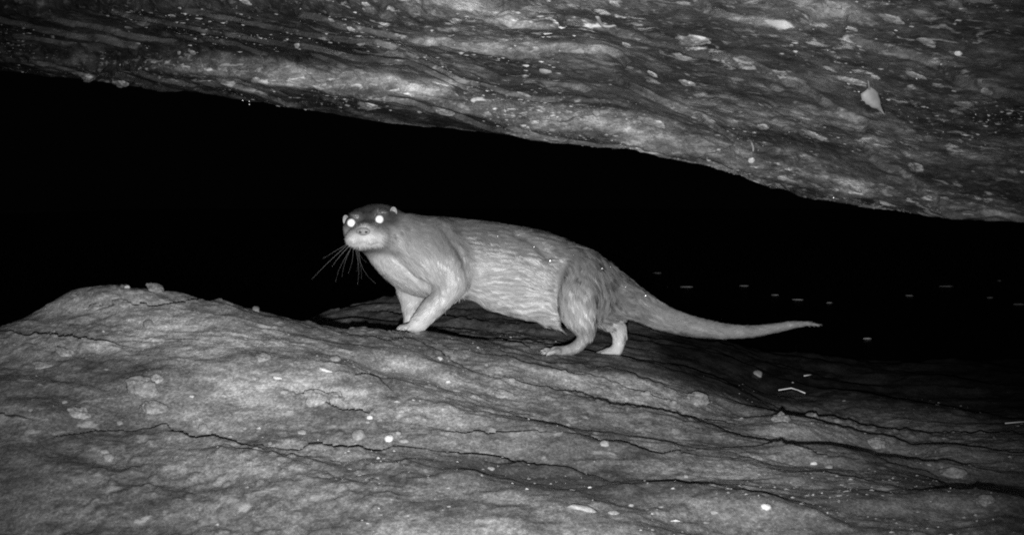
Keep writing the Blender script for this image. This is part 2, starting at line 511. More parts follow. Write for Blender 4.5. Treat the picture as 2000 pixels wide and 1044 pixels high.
def hit(bv, px, py):
    r = bv.ray_cast(Vector((0, 0, 0)), ray(px, py))
    return (r[0], r[1]) if r[0] is not None else (None, None)


# ------------------------------------------------------------------ water
WZ = -0.532
wv = [(-14, 2.4, WZ), (14, 2.4, WZ), (14, 40, WZ), (-14, 40, WZ)]
water = tag(link('water', mesh_from('water', wv, [[0, 1, 2, 3]]), M_WATER), 'still black water behind the rocks', kind='structure')
# ------------------------------------------------------------------ otter: one continuous body grown from a distance field
VOX = 0.0032
LO = np.array([-0.44, 2.16, -0.44])
HI = np.array([0.74, 2.64, 0.05])
NX, NY, NZ = [int(v) for v in np.ceil((HI - LO) / VOX)]
FIELD = np.full((NX, NY, NZ), 0.5, np.float32)
AX = [(LO[i] + VOX * np.arange(n)).astype(np.float32) for i, n in enumerate((NX, NY, NZ))]
FLOW = []                                                 # (a, b, radius): the way the coat lies


def catmull(p, n):
    p = np.asarray(p, float)
    q = np.vstack([2 * p[0] - p[1], p, 2 * p[-1] - p[-2]])
    out = []
    for i in range(1, len(q) - 2):
        for t in np.linspace(0, 1, n, endpoint=False):
            a, b_, c_, d_ = q[i - 1], q[i], q[i + 1], q[i + 2]
            out.append(0.5 * ((2 * b_) + (c_ - a) * t + (2 * a - 5 * b_ + 4 * c_ - d_) * t * t + (3 * b_ - a - 3 * c_ + d_) * t ** 3))
    out.append(q[-2])
    return np.array(out)


def chain(pts, k=0.012, sy=1.0, sub=4, flow=True, cut=False):
    """limb or trunk through (px, row, distance, radius in px); smooth union with what is there"""
    global FIELD
    a = np.array(pts, float)
    if len(a) > 2:
        a = catmull(a, sub)
    p3 = P(a[:, 0], a[:, 1], a[:, 2])
    r = a[:, 3] * a[:, 2] / F
    m_ = r.max() * max(1, sy) + k + 0.01
    lo = np.clip(((p3.min(0) - m_ - LO) / VOX).astype(int), 0, None)
    hi = np.minimum(((p3.max(0) + m_ - LO) / VOX).astype(int) + 1, (NX, NY, NZ))
    sl = tuple(slice(l, h) for l, h in zip(lo, hi))
    gx, gy, gz = np.meshgrid(AX[0][sl[0]], AX[1][sl[1]], AX[2][sl[2]], indexing='ij', sparse=True)
    d = None
    for i in range(max(1, len(p3) - 1)):
        A = p3[i]
        B = p3[min(i + 1, len(p3) - 1)]
        ra, rb = r[i], r[min(i + 1, len(p3) - 1)]
        ab = (B - A) * np.array([1, 1 / sy, 1])
        dx, dy, dz = gx - A[0], (gy - A[1]) / sy, gz - A[2]
        L2 = max(float(ab @ ab), 1e-9)
        t = np.clip((dx * ab[0] + dy * ab[1] + dz * ab[2]) / L2, 0, 1)
        e = np.sqrt((dx - t * ab[0]) ** 2 + (dy - t * ab[1]) ** 2 + (dz - t * ab[2]) ** 2) - (ra + (rb - ra) * t)
        d = e if d is None else np.minimum(d, e)
        if flow and len(p3) > 1:
            FLOW.append((A, B, 0.5 * (ra + rb)))
    f = FIELD[sl]
    if cut:
        d = -d
        h = np.clip(k - np.abs(f - d), 0, None) / k
        FIELD[sl] = np.maximum(f, d) + h * h * k / 4
    else:
        h = np.clip(k - np.abs(f - d), 0, None) / k
        FIELD[sl] = np.minimum(f, d) - h * h * k / 4


# trunk: neck, chest, belly, rump and tail in one line
chain([(742, 450, 2.375, 40), (778, 468, 2.385, 49), (812, 484, 2.40, 60), (850, 497, 2.415, 73), (915, 506, 2.43, 76), (980, 519, 2.44, 80), (1040, 533, 2.44, 83), (1090, 546, 2.44, 77),
       (1140, 556, 2.45, 64), (1190, 572, 2.46, 47), (1240, 593, 2.47, 32), (1290, 618, 2.48, 24), (1340, 634, 2.49, 19.5), (1400, 645, 2.50, 15), (1460, 647, 2.51, 11.5), (1510, 641, 2.52, 9),
       (1550, 634, 2.52, 7), (1580, 632, 2.53, 4.0), (1601, 636, 2.53, 1.6)], 0.01, 0.95)
chain([(770, 508, 2.40, 26), (800, 530, 2.41, 34), (850, 545, 2.42, 34)], 0.03)                       # breast
chain([(965, 575, 2.41, 26), (1030, 594, 2.405, 26), (1075, 606, 2.40, 20)], 0.03)                     # low belly
# near front leg
chain([(800, 470, 2.375, 42), (835, 500, 2.37, 50), (850, 530, 2.37, 40)], 0.03)
chain([(852, 468, 2.372, 40), (872, 508, 2.355, 42), (882, 546, 2.345, 31)], 0.016)
chain([(884, 548, 2.345, 28), (866, 578, 2.34, 22), (842, 604, 2.335, 20), (824, 624, 2.335, 16.5), (812, 635, 2.335, 12)], 0.016)
chain([(822, 632, 2.335, 13), (805, 638, 2.325, 8.5)], 0.01)
for dx, dy, dd in ((-9, 2, -0.012), (-14, 0, -0.004), (-16, -2, 0.006), (0, 3, -0.018)):
    chain([(812, 636, 2.33, 6), (800 + dx, 639 + dy, 2.33 + dd, 4.2)], 0.005)
chain([(898, 572, 2.39, 9), (880, 588, 2.385, 5), (869, 600, 2.38, 2.6)], 0.012)                      # tuft behind the elbow
# far front leg
chain([(804, 530, 2.46, 36), (805, 562, 2.465, 30), (806, 592, 2.46, 22), (805, 616, 2.455, 16), (802, 630, 2.45, 13)], 0.018)
chain([(800, 634, 2.45, 9), (786, 640, 2.43, 6)], 0.008)
for dx in (-8, -2, 5):
    chain([(793, 637, 2.44, 5), (786 + dx, 642, 2.425, 3.6)], 0.004)
# near hind leg
chain([(1135, 540, 2.41, 46), (1150, 575, 2.40, 42), (1155, 602, 2.40, 30)], 0.03)
chain([(1128, 552, 2.385, 42), (1129, 578, 2.362, 42), (1132, 606, 2.352, 36), (1138, 628, 2.347, 24)], 0.022)
chain([(1138, 624, 2.35, 23), (1145, 646, 2.345, 15.5), (1138, 664, 2.343, 12.5), (1124, 678, 2.34, 11.5), (1105, 684, 2.335, 9.5), (1084, 684, 2.33, 8)], 0.014)
for dx, dy, dd in ((0, 5, -0.022), (-8, 4, -0.010), (-10, 1, 0.002), (-6, -2, 0.014)):
    chain([(1092, 684, 2.33 + dd * 0.5, 5), (1071 + dx, 684 + dy, 2.33 + dd * 1.2, 3.8)], 0.003)
chain([(1062, 622, 2.40, 12), (1082, 634, 2.385, 7), (1097, 644, 2.375, 2.8)], 0.012)                 # tuft before the thigh
# far hind leg
chain([(1160, 575, 2.47, 40), (1182, 606, 2.49, 33), (1200, 628, 2.505, 21), (1208, 648, 2.51, 14.5), (1209, 668, 2.51, 12), (1204, 682, 2.508, 11)], 0.018)
chain([(1204, 684, 2.505, 10), (1188, 687, 2.495, 8)], 0.008)
for dx, dy, dd in ((0, 3, -0.016), (-5, 2, -0.004), (-4, 0, 0.008)):
    chain([(1190, 687, 2.495, 6), (1175 + dx, 688 + dy, 2.49 + dd, 4.0)], 0.005)


def skin_depth(px, py):
    for d in np.arange(2.25, 2.6, 0.002):
        g = ((P(px, py, d) - LO) / VOX).round().astype(int)
        if FIELD[g[0], g[1], g[2]] < 0:
            return d
    return 2.42


for ln_, r_c in (([(1006, 455), (1030, 468), (1050, 482), (1068, 500)], 4.5), ([(1098, 520), (1088, 545), (1084, 580), (1087, 612)], 5.0), ([(862, 440), (884, 470), (908, 505), (914, 535)], 4.5), ([(770, 505), (800, 535), (835, 556)], 3.5)):
    chain([(a_, b_, skin_depth(a_, b_) - 0.002, r_c) for a_, b_ in ln_], 0.014, flow=False, cut=True)      # folds of the wet coat
# head: flat broad skull, cheeks, short muzzle turned to the camera
chain([(706, 438, 2.365, 31), (746, 434, 2.37, 34)], 0.012, flow=False)
chain([(728, 428, 2.385, 27), (756, 432, 2.40, 30)], 0.015, flow=False)
chain([(697, 452, 2.352, 25), (748, 450, 2.36, 29)], 0.016, flow=False)
chain([(716, 446, 2.34, 23), (712, 458, 2.302, 19)], 0.022)
chain([(696, 466, 2.302, 16), (689, 467, 2.298, 14)], 0.026, flow=False)
chain([(732, 462, 2.304, 17), (740, 463, 2.304, 15.5)], 0.026, flow=False)
chain([(706, 476, 2.312, 11), (724, 478, 2.345, 17)], 0.014, flow=False)
chain([(722, 474, 2.36, 17), (746, 494, 2.375, 27), (780, 518, 2.39, 34), (815, 535, 2.40, 34)], 0.02)
chain([(690, 423, 2.325, 8), (700, 421, 2.325, 8)], 0.012, flow=False)
chain([(735, 415, 2.328, 8), (750, 416, 2.332, 8)], 0.012, flow=False)
chain([(716, 442, 2.325, 9), (712, 448, 2.292, 8.5)], 0.012, flow=False)
chain([(738, 464, 2.325, 21), (756, 460, 2.345, 24)], 0.02, flow=False)
chain([(a_, b_, skin_depth(a_, b_) + 0.0005, 2.4) for a_, b_ in ((683, 475), (697, 479), (710, 474), (723, 479), (742, 475))], 0.005, flow=False, cut=True)   # mouth


def surface_nets(f):
    nx, ny, nz = f.shape
    inside = f < 0
    cnt = np.zeros((nx - 1, ny - 1, nz - 1), np.int8)
    corners = [(i, j, k) for i in (0, 1) for j in (0, 1) for k in (0, 1)]
    def sub(a, c):
        return a[c[0]:nx - 1 + c[0], c[1]:ny - 1 + c[1], c[2]:nz - 1 + c[2]]
    for c in corners:
        cnt += sub(inside, c)
    act = (cnt > 0) & (cnt < 8)
    idx = np.full(act.shape, -1, np.int32)
    cells = np.argwhere(act)
    idx[act] = np.arange(len(cells))
    acc = np.zeros((len(cells), 3))
    num = np.zeros(len(cells))
    for c0 in corners:
        for ax in range(3):
            if c0[ax]:
                continue
            c1 = list(c0)
            c1[ax] = 1
            a = f[cells[:, 0] + c0[0], cells[:, 1] + c0[1], cells[:, 2] + c0[2]]
            b_ = f[cells[:, 0] + c1[0], cells[:, 1] + c1[1], cells[:, 2] + c1[2]]
            cr = (a < 0) != (b_ < 0)
            t = np.where(cr, a / np.where(cr, a - b_, 1), 0)
            pt = np.tile(np.array(c0, float), (len(cells), 1))
            pt[:, ax] += t
            acc[cr] += pt[cr]
            num[cr] += 1
    v = LO + VOX * (cells + acc / num[:, None])
    faces = []
    for ax in range(3):
        o = [0, 0, 0]
        o[ax] = 1
        a = inside[:nx - o[0], :ny - o[1], :nz - o[2]]
        b_ = inside[o[0]:, o[1]:, o[2]:]
        e = np.argwhere(a != b_)
        u, w = [k for k in range(3) if k != ax]
        e = e[(e[:, u] > 0) & (e[:, w] > 0) & (e[:, u] < act.shape[u]) & (e[:, w] < act.shape[w]) & (e[:, ax] < act.shape[ax])]
        def at(du, dw):
            g = e.copy()
            g[:, u] -= du
            g[:, w] -= dw
            return idx[g[:, 0], g[:, 1], g[:, 2]]
        q_ = np.stack([at(1, 1), at(0, 1), at(0, 0), at(1, 0)], -1)
        fl_ = a[e[:, 0], e[:, 1], e[:, 2]]
        if ax == 1:
            fl_ = ~fl_
        q_[~fl_] = q_[~fl_][:, ::-1]
        faces.append(q_)
    return v, np.concatenate(faces)


BVt, BF = surface_nets(FIELD)
# relax twice
for _ in range(2):
    s_ = np.zeros_like(BVt)
    n_ = np.zeros(len(BVt))
    for a_, b_ in ((0, 1), (1, 2), (2, 3), (3, 0)):
        np.add.at(s_, BF[:, a_], BVt[BF[:, b_]])
        np.add.at(s_, BF[:, b_], BVt[BF[:, a_]])
        np.add.at(n_, BF[:, a_], 1)
        np.add.at(n_, BF[:, b_], 1)
    BVt = BVt * 0.5 + 0.5 * s_ / n_[:, None]


def pix(p):
    dep = p[..., 1] * CT - p[..., 2] * ST
    v = p[..., 1] * ST + p[..., 2] * CT
    return 1000 + p[..., 0] / dep * F, 522 - v / dep * F, dep


def sm(a, b_, x):
    t = np.clip((x - a) / (b_ - a), 0, 1)
    return t * t * (3 - 2 * t)


BACK = np.array([(650, 400), (760, 398), (845, 418), (900, 425), (980, 433), (1050, 443), (1100, 460), (1150, 490), (1200, 525), (1260, 572), (1330, 610), (1420, 632), (1500, 632), (1600, 636)], float)


def coat(p):
    """the animal's coat: brown-grey back, paler flank and belly, pale throat and muzzle, dark crown"""
    x, y, dep = pix(p)
    # height below the back line as a share of the trunk
    h = np.clip((y - np.interp(x, BACK[:, 0], BACK[:, 1])) / 170.0, 0, 1)
    c = 0.155 + 0.26 * sm(0.1, 0.95, h)
    c = c + 0.07 * sm(880, 780, x) * sm(420, 500, y)                     # throat and breast
    c = c - 0.04 * sm(1060, 1120, x) * sm(1240, 1180, x) * sm(0.2, 0.5, h)    # darker haunch
    c = np.where((x > 1150) & (dep > 2.462) & (y > 578), 0.52, c)        # pale inner thigh
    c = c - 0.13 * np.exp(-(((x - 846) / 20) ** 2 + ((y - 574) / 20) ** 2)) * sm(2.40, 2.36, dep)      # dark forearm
    c = c + 0.10 * sm(600, 625, y) * (x < 900)                           # fore feet
    c = c + 0.04 * sm(660, 675, y)
    shank = sm(622, 640, y) * (x > 1085) * (x < 1170) * (dep < 2.42)
    c = c * (1 - 0.4 * shank)
    tail = sm(1230, 1300, x)
    c = c * (1 - tail) + tail * 0.235
    head = sm(792, 770, x) * sm(505, 490, y)
    hc = 0.24 + 0 * c
    hc = hc - 0.185 * sm(452, 430, y) * sm(795, 765, x)                       # dark crown and mask
    mz = np.exp(-(((x - 714) / 44) ** 4 + ((y - 469) / 14) ** 4)) * sm(2.38, 2.30, dep)
    hc = hc + 0.27 * mz
    bridge = np.exp(-(((x - 712) / 14) ** 2 + ((y - 444) / 9) ** 2)) * sm(2.35, 2.31, dep)
    hc = hc + 0.19 * bridge
    hc = hc - 0.07 * sm(484, 492, y)
    c = c * (1 - head) + hc * head
    c = c - 0.05 * np.exp(-((x - 1094) / 13) ** 2) * sm(510, 540, y) * sm(640, 610, y) * sm(2.43, 2.38, dep)     # darker band down the front of the thigh
    c = c * (1 + head * 0.22 * fbm(p * 110.0, 2, 310))
    return np.clip(0.86 * c * (1 + 0.10 * fbm(p * 28.0, 3, 300)), 0.035, 0.8)


m, nt, b = new_mat('otter_skin')
at_ = nd(nt, 'ShaderNodeAttribute')
at_.attribute_name = 'coat'
nt.links.new(at_.outputs['Color'], b.inputs['Base Color'])
b.inputs['Roughness'].default_value = 0.7
b.inputs['Specular IOR Level'].default_value = 0.2
M_SKIN = m
m, nt, b = new_mat('otter_fur')
at_ = nd(nt, 'ShaderNodeAttribute')
at_.attribute_name = 'coat'
nt.links.new(at_.outputs['Color'], b.inputs['Base Color'])
an_ = nd(nt, 'ShaderNodeAttribute')
an_.attribute_name = 'lie'                             # strands share the lie of the hide beneath them
ge_ = nd(nt, 'ShaderNodeNewGeometry')
vm_ = nd(nt, 'ShaderNodeVectorMath', operation='SCALE')
vm_.inputs['Scale'].default_value = 0.3
va_ = nd(nt, 'ShaderNodeVectorMath', operation='ADD')
vn_ = nd(nt, 'ShaderNodeVectorMath', operation='NORMALIZE')
nt.links.new(ge_.outputs['Normal'], vm_.inputs[0])
nt.links.new(vm_.outputs[0], va_.inputs[0])
nt.links.new(an_.outputs['Vector'], va_.inputs[1])
nt.links.new(va_.outputs[0], vn_.inputs[0])
nt.links.new(vn_.outputs[0], b.inputs['Normal'])
b.inputs['Roughness'].default_value = 0.36
b.inputs['Specular IOR Level'].default_value = 0.6
M_FUR = m

otter = bpy.data.objects.new('otter', None)
C.objects.link(otter)
base_o = Vector(P(1000, 690, 2.42))
otter.location = base_o
tag(otter, 'wet grey otter with shining eyes standing on the rock ledge, long tail behind', 'otter')
M0 = np.array(base_o)

body_me = mesh_from('body', BVt - M0, BF)
ca = body_me.color_attributes.new('coat', 'FLOAT_COLOR', 'POINT')
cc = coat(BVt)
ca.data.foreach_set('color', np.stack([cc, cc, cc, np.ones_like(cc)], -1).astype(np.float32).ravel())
body = link('body', body_me, M_SKIN, otter)
BV_BODY = BVHTree.FromPolygons([tuple(v) for v in BVt.tolist()], BF.tolist(), all_triangles=False)

# --- fur: strands combed along the limbs, wet and clumped
tri = np.concatenate([BF[:, [0, 1, 2]], BF[:, [0, 2, 3]]])
A_, B_, C_ = BVt[tri[:, 0]], BVt[tri[:, 1]], BVt[tri[:, 2]]
nrm = np.cross(B_ - A_, C_ - A_)
area = np.linalg.norm(nrm, axis=1)
nrm /= np.maximum(area, 1e-12)[:, None]
# outward test once
cen = BVt.mean(0)
vn = np.zeros_like(BVt)
for k in range(3):
    np.add.at(vn, tri[:, k], nrm * area[:, None])
vn /= np.maximum(np.linalg.norm(vn, axis=1), 1e-12)[:, None]
gi = np.clip(((BVt + vn * 0.004 - LO) / VOX).round().astype(int), 0, np.array(FIELD.shape) - 1)
if np.mean(FIELD[gi[:, 0], gi[:, 1], gi[:, 2]] > 0) < 0.5:
    vn = -vn
    body_me.flip_normals()
NH = 165000
pick = RNG.choice(len(tri), NH, p=area / area.sum())
u = RNG.random((NH, 2))
su = np.sqrt(u[:, :1])
wA, wB, wC = 1 - su, su * (1 - u[:, 1:]), su * u[:, 1:]
root = wA * A_[pick] + wB * B_[pick] + wC * C_[pick]
rn = wA * vn[tri[pick, 0]] + wB * vn[tri[pick, 1]] + wC * vn[tri[pick, 2]]
rn /= np.maximum(np.linalg.norm(rn, axis=1), 1e-9)[:, None]
fa = np.array([f[0] for f in FLOW])
fb = np.array([f[1] for f in FLOW])
fr = np.array([f[2] for f in FLOW])
fdir = fb - fa
fdir /= np.maximum(np.linalg.norm(fdir, axis=1), 1e-9)[:, None]
flow = np.zeros_like(root)
for s in range(0, NH, 5000):
    r_ = root[s:s + 5000]
    ab = fb - fa
    t = np.clip(((r_[:, None] - fa[None]) * ab[None]).sum(-1) / np.maximum((ab * ab).sum(-1), 1e-9)[None], 0, 1)
    d = np.linalg.norm(r_[:, None] - (fa[None] + t[..., None] * ab[None]), axis=-1) - fr[None]
    w = np.exp(-np.clip(d - d.min(1, keepdims=True), 0, 1) / 0.006)
    flow[s:s + 5000] = (w[..., None] * fdir[None]).sum(1)
hx, hy, hdep = pix(root)
# on the face the coat runs back from the nose
nose = P(711, 455, 2.26)
face = (sm(790, 765, hx) * sm(510, 495, hy))[:, None]
fb_ = root - nose
fb_ /= np.linalg.norm(fb_, axis=1)[:, None]
flow /= np.maximum(np.linalg.norm(flow, axis=1), 1e-9)[:, None]
flow = flow * (1 - face) + fb_ * face
flow[:, 2] -= 0.35 * sm(1040, 1120, hx) * sm(1230, 1190, hx) * sm(500, 560, hy)         # haunch fur hangs down
flow += 0.55 * np.stack([vnoise(root * 22 + 7 * k, 400 + k) for k in range(3)], -1) + 0.30 * np.stack([vnoise(root * 70 + 7 * k, 410 + k) for k in range(3)], -1)
flow -= rn * (flow * rn).sum(1, keepdims=True)
flow /= np.maximum(np.linalg.norm(flow, axis=1), 1e-9)[:, None]
length = 0.0125 + 0.003 * RNG.standard_normal(NH)
length *= 1 - 0.45 * face[:, 0]
feet = np.maximum(sm(612, 636, hy) * (hx < 920), sm(648, 668, hy) * (hx > 1050) * (hx < 1235))
length *= 1 - 0.65 * feet
length *= 1 - 0.35 * sm(1300, 1590, hx)
length *= 1 + 0.35 * sm(560, 610, hy) * (hx > 930) * (hx < 1330)
length = np.clip(length, 0.0025, 0.02)
lift = 0.17 + 0.24 * RNG.random(NH) + 0.10 * vnoise(root * 60, 431)
# clumps
reg = np.where(hx < 900, 0, np.where(hx < 1075 + 10 * vnoise(root * 30, 460), 1, np.where(hx < 1215, 2, 3)))
ang = np.radians(np.array([35.0, 8.0, 58.0, 24.0]))[reg]
wrp = 0.004 * vnoise(root * 45, 461)
ea = np.stack([np.cos(ang), 0 * ang, -np.sin(ang)], -1)
eb = np.stack([np.sin(ang), 0 * ang, np.cos(ang)], -1)
CS = np.array([0.024, 0.010, 0.0062])
loc = np.stack([(root * ea).sum(1) + 2 * wrp, root[:, 1], (root * eb).sum(1) + wrp], -1) / CS
cell = np.floor(loc).astype(np.int64)
cell[:, 1] += 1000 * reg
off = np.stack([hash3(cell[:, 0], cell[:, 1], cell[:, 2], 500 + k) for k in range(3)], -1)
dl_ = (np.floor(loc) + 0.5 + 0.3 * off - loc) * CS
pull = eb * dl_[:, 2:3] + np.array([0, 1.0, 0]) * dl_[:, 1:2]
pull -= rn * (pull * rn).sum(1, keepdims=True)
clump = np.clip(0.30 + 0.35 * sm(1040, 1150, hx) + 0.15 * vnoise(root * 15, 440), 0, 0.75) * (1 - 0.7 * face[:, 0]) * (1 - feet)
haunch = sm(1030, 1110, hx) * sm(1300, 1220, hx)
tuft = np.stack([hash3(cell[:, 0], cell[:, 1], cell[:, 2], 520 + k) for k in range(3)], -1) * (0.19 + 0.26 * haunch)[:, None] * (1 - 0.3 * face) * (1 - feet)[:, None]
# fine wet ripples across the flank
rip = np.sin((hy + 6 * vnoise(root * 25, 451)) * 0.75 + 3 * vnoise(root * 40, 452)) * sm(860, 930, hx) * sm(1130, 1060, hx)
tuft[:, 2] += 0.62 * rip * (0.55 + 0.45 * vnoise(root * 18, 453))
NP = 5
pts5 = np.zeros((NH, NP, 3), np.float32)
for k in range(NP):
    t = k / (NP - 1)
    pts5[:, k] = root - rn * 0.0006 + flow * (length * t)[:, None] + rn * (length * lift * (t - 0.55 * t * t))[:, None] + pull * (clump * t * t)[:, None]
# keep the eyes clear
keep = np.ones(NH, bool)
for ex, ey in ((686, 435), (741, 428)):
    keep &= ~(((hx - ex) ** 2 + (hy - ey) ** 2 < 13.0 ** 2) & (hdep < 2.36))
keep &= ~(((hx - 710) / 11) ** 2 + ((hy - 455) / 7) ** 2 < 1)
pts5 = pts5[keep]
root_k = root[keep]
nk = len(pts5)
hc = bpy.data.hair_curves.new('fur')
hc.add_curves([NP] * nk)
hc.attributes['position'].data.foreach_set('vector', (pts5 - M0.astype(np.float32)).ravel())
rad = np.tile(np.array([0.00042, 0.00042, 0.00036, 0.00026, 0.0001], np.float32), nk)
ra_ = hc.attributes.get('radius') or hc.attributes.new('radius', 'FLOAT', 'POINT')
ra_.data.foreach_set('value', rad)
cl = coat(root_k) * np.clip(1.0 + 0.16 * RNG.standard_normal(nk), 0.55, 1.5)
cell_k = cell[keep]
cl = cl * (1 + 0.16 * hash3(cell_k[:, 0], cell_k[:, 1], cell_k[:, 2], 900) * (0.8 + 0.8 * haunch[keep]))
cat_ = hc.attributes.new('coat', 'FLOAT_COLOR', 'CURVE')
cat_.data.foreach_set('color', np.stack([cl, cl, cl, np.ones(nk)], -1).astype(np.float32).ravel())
lie_ = hc.attributes.new('lie', 'FLOAT_VECTOR', 'CURVE')
lie_.data.foreach_set('vector', ((rn + tuft) [keep] * 0.75).astype(np.float32).ravel())
fur = link('fur', hc, M_FUR, otter)
fur['kind'] = 'stuff'
S.cycles_curves.shape = 'RIBBONS'


def dome(r, depth, n=20, rings=5):
    """shallow lens facing +z"""
    v = [(0, 0, depth)]
    for i in range(1, rings + 1):
        a = i / rings
        for j in range(n):
            v.append((r * a * math.cos(2 * math.pi * j / n), r * a * math.sin(2 * math.pi * j / n), depth * (1 - a * a)))
    f = [(0, 1 + j, 1 + (j + 1) % n) for j in range(n)]
    me = bpy.data.meshes.new('pupil')
    for i in range(rings - 1):
        o0, o1 = 1 + i * n, 1 + (i + 1) * n
        f += [(o0 + j, o1 + j, o1 + (j + 1) % n, o0 + (j + 1) % n) for j in range(n)]
    f.append(tuple(1 + (rings - 1) * n + j for j in range(n))[::-1])
    me.from_pydata(v, [], f)
    me.polygons.foreach_set('use_smooth', [True] * len(f))
    me.update()
    return me


def ball(r, sub=3, squash=(1, 1, 1), rough=0.0, seed=0):
    bm = bmesh.new()
    bmesh.ops.create_icosphere(bm, subdivisions=sub, radius=1.0)
    co = np.array([v.co[:] for v in bm.verts])
    if rough:
        k = 1 + rough * fbm(co * 1.3 + seed * 9.7, 3, 600 + seed)[:, None] * 1.6
        co = co * k
    for v, c in zip(bm.verts, co * np.array(squash) * r):
        v.co = c
    me = bpy.data.meshes.new('shape')
    bm.to_mesh(me)
    bm.free()
    me.polygons.foreach_set('use_smooth', [True] * len(me.polygons))
    return me


m, nt, b = new_mat('eye_shine')                       # the tapetum throws the flash back
b.inputs['Base Color'].default_value = (0.95, 0.95, 0.95, 1)
b.inputs['Metallic'].default_value = 1.0
b.inputs['Roughness'].default_value = 0.5
M_SHINE = m
M_EYE = plain_material('eye_dark', 0.02, 0.03, 50, 0.15, 0)
M_NOSE = plain_material('nose_skin', 0.19, 0.26, 300, 0.65, 0.6)
M_EAR = plain_material('ear_skin', 0.20, 0.34, 200, 0.7, 0.5)
M_WHISK = plain_material('whisker', 0.16, 0.22, 20, 0.45, 0)
M_CLAW = plain_material('claw', 0.25, 0.35, 20, 0.4, 0)


def aim_rot(direction):
    return Vector(direction).to_track_quat('Z', 'Y')


for ex, ey in ((686, 435), (741, 428)):
    r = BV_BODY.ray_cast(Vector((0, 0, 0)), ray(ex, ey))
    p = r[0]
    tocam = (-p + FLASH * 0.5).normalized()
    e = link('eye', ball(0.0105, 3), M_EYE, otter)
    e.location = p - tocam * 0.0045 - base_o
    pu = link('pupil', dome(0.0106, 0.0032), M_SHINE, e)
    pu.location = tocam * 0.0108
    pu.rotation_mode = 'QUATERNION'
    pu.rotation_quaternion = aim_rot(tocam)

# nose pad with two nostrils
r = BV_BODY.ray_cast(Vector((0, 0, 0)), ray(710, 452))
no = link('nose', ball(0.0135, 3, (1.1, 0.5, 0.66), 0.12, 3), M_NOSE, otter)
no.location = r[0] - base_o + Vector((0, 0.001, 0))
for sx in (-1, 1):
    ns = link('nostril', ball(0.003, 2, (1, 0.6, 0.8)), M_EYE, no)
    ns.location = (sx * 0.0062, -0.0062, -0.001)

# ears: small rounded cups
def ear_mesh(w, h, seed):
    bm = bmesh.new()
    bmesh.ops.create_icosphere(bm, subdivisions=3, radius=1.0)
    for v in bm.verts:
        x, y, z = v.co
        if y < 0:
            y = y * 0.25 + 0.9 * (1 - min(1, (x * x + z * z) * 1.15))     # hollow front
        v.co = (x * w * (0.85 + 0.15 * z), y * 0.006, z * h)
    me = bpy.data.meshes.new('ear')
    bm.to_mesh(me)
    bm.free()
    me.polygons.foreach_set('use_smooth', [True] * len(me.polygons))
    return me


for ex, ey, d, tl, w, h in ((675, 430, 2.350, 0.1, 0.0072, 0.0115), (769, 415, 2.352, -0.15, 0.0085, 0.0125)):
    e = link('ear', ear_mesh(w, h, 1), M_EAR, otter)
    e.location = Vector(P(ex, ey, d)) - base_o
    e.rotation_euler = (0.15, tl, -0.2 if ex < 700 else 0.35)


def tube_mesh(pts, radii, n=6, name='tube'):
    pts = np.asarray(pts, float)
    v, f = [], []
    for i, p in enumerate(pts):
        t = pts[min(i + 1, len(pts) - 1)] - pts[max(i - 1, 0)]
        t = t / max(np.linalg.norm(t), 1e-9)
        a = np.cross(t, (0.31, 0.2, 0.93) if abs(t[2]) < 0.9 else (1, 0.2, 0))
        a /= np.linalg.norm(a)
        b2 = np.cross(t, a)
        for j in range(n):
            w = 2 * math.pi * j / n
            v.append(p + radii[i] * (a * math.cos(w) + b2 * math.sin(w)))
    for i in range(len(pts) - 1):
        for j in range(n):
            f.append((i * n + j, i * n + (j + 1) % n, (i + 1) * n + (j + 1) % n, (i + 1) * n + j))
    f.append(tuple(range(n))[::-1])
    f.append(tuple((len(pts) - 1) * n + j for j in range(n)))
    me = bpy.data.meshes.new(name)
    me.from_pydata([tuple(x) for x in v], [], f)
    me.polygons.foreach_set('use_smooth', [True] * len(f))
    me.update()
    return me


# whiskers
for (ax_, ay_, bx_, by_, dd, bend, rr_) in [
    (683, 474, 609, 545, 2.24, -6, 0.45), (686, 476, 648, 521, 2.25, -4, 0.6), (688, 478, 668, 540, 2.22, -4, 0.45), (690, 480, 680, 534, 2.22, 3, 0.4), (693, 481, 698, 556, 2.2, 5, 0.45),
    (696, 480, 697, 530, 2.2, 3, 0.4), (700, 481, 734, 554, 2.2, -9, 0.45), (699, 481, 716, 512, 2.2, -4, 0.4), (685, 472, 630, 505, 2.27, -5, 0.35), (689, 479, 655, 550, 2.23, -6, 0.35),
    (744, 462, 772, 478, 2.25, 3, 0.4), (742, 466, 800, 500, 2.24, 6, 0.35), (745, 458, 822, 474, 2.25, 6, 0.35), (740, 470, 778, 512, 2.23, 6, 0.35), (694, 481, 706, 545, 2.19, 4, 0.35)]:
    w = []
    for t in np.linspace(0, 1, 9):
        d0 = 2.295
        w.append(P(ax_ + (bx_ - ax_) * t + bend * math.sin(math.pi * t), ay_ + (by_ - ay_) * t + abs(bend) * 0.6 * math.sin(math.pi * t), d0 + (dd - d0) * t) - M0)
    link('whisker', tube_mesh(w, [rr_ * 0.0007 * (1 - 0.75 * t) for t in np.linspace(0, 1, 9)], 5, 'whisker'), M_WHISK, otter)
# claws on the toes
for (tx, ty, td) in [(1071, 689, 2.304), (1063, 688, 2.315), (1061, 685, 2.328), (1172, 692, 2.47), (1167, 691, 2.484), (1168, 689, 2.496), (788, 643, 2.315), (783, 641, 2.324), (781, 639, 2.334)]:
    a0 = P(tx, ty, td) - M0
    w = [a0 + np.array([0.004, 0, 0.001]), a0 + np.array([-0.003, -0.001, 0.0012]), a0 + np.array([-0.0075, -0.002, -0.003])]
    link('claw', tube_mesh(w, [0.0016, 0.0013, 0.0003], 6, 'claw'), M_CLAW, otter)
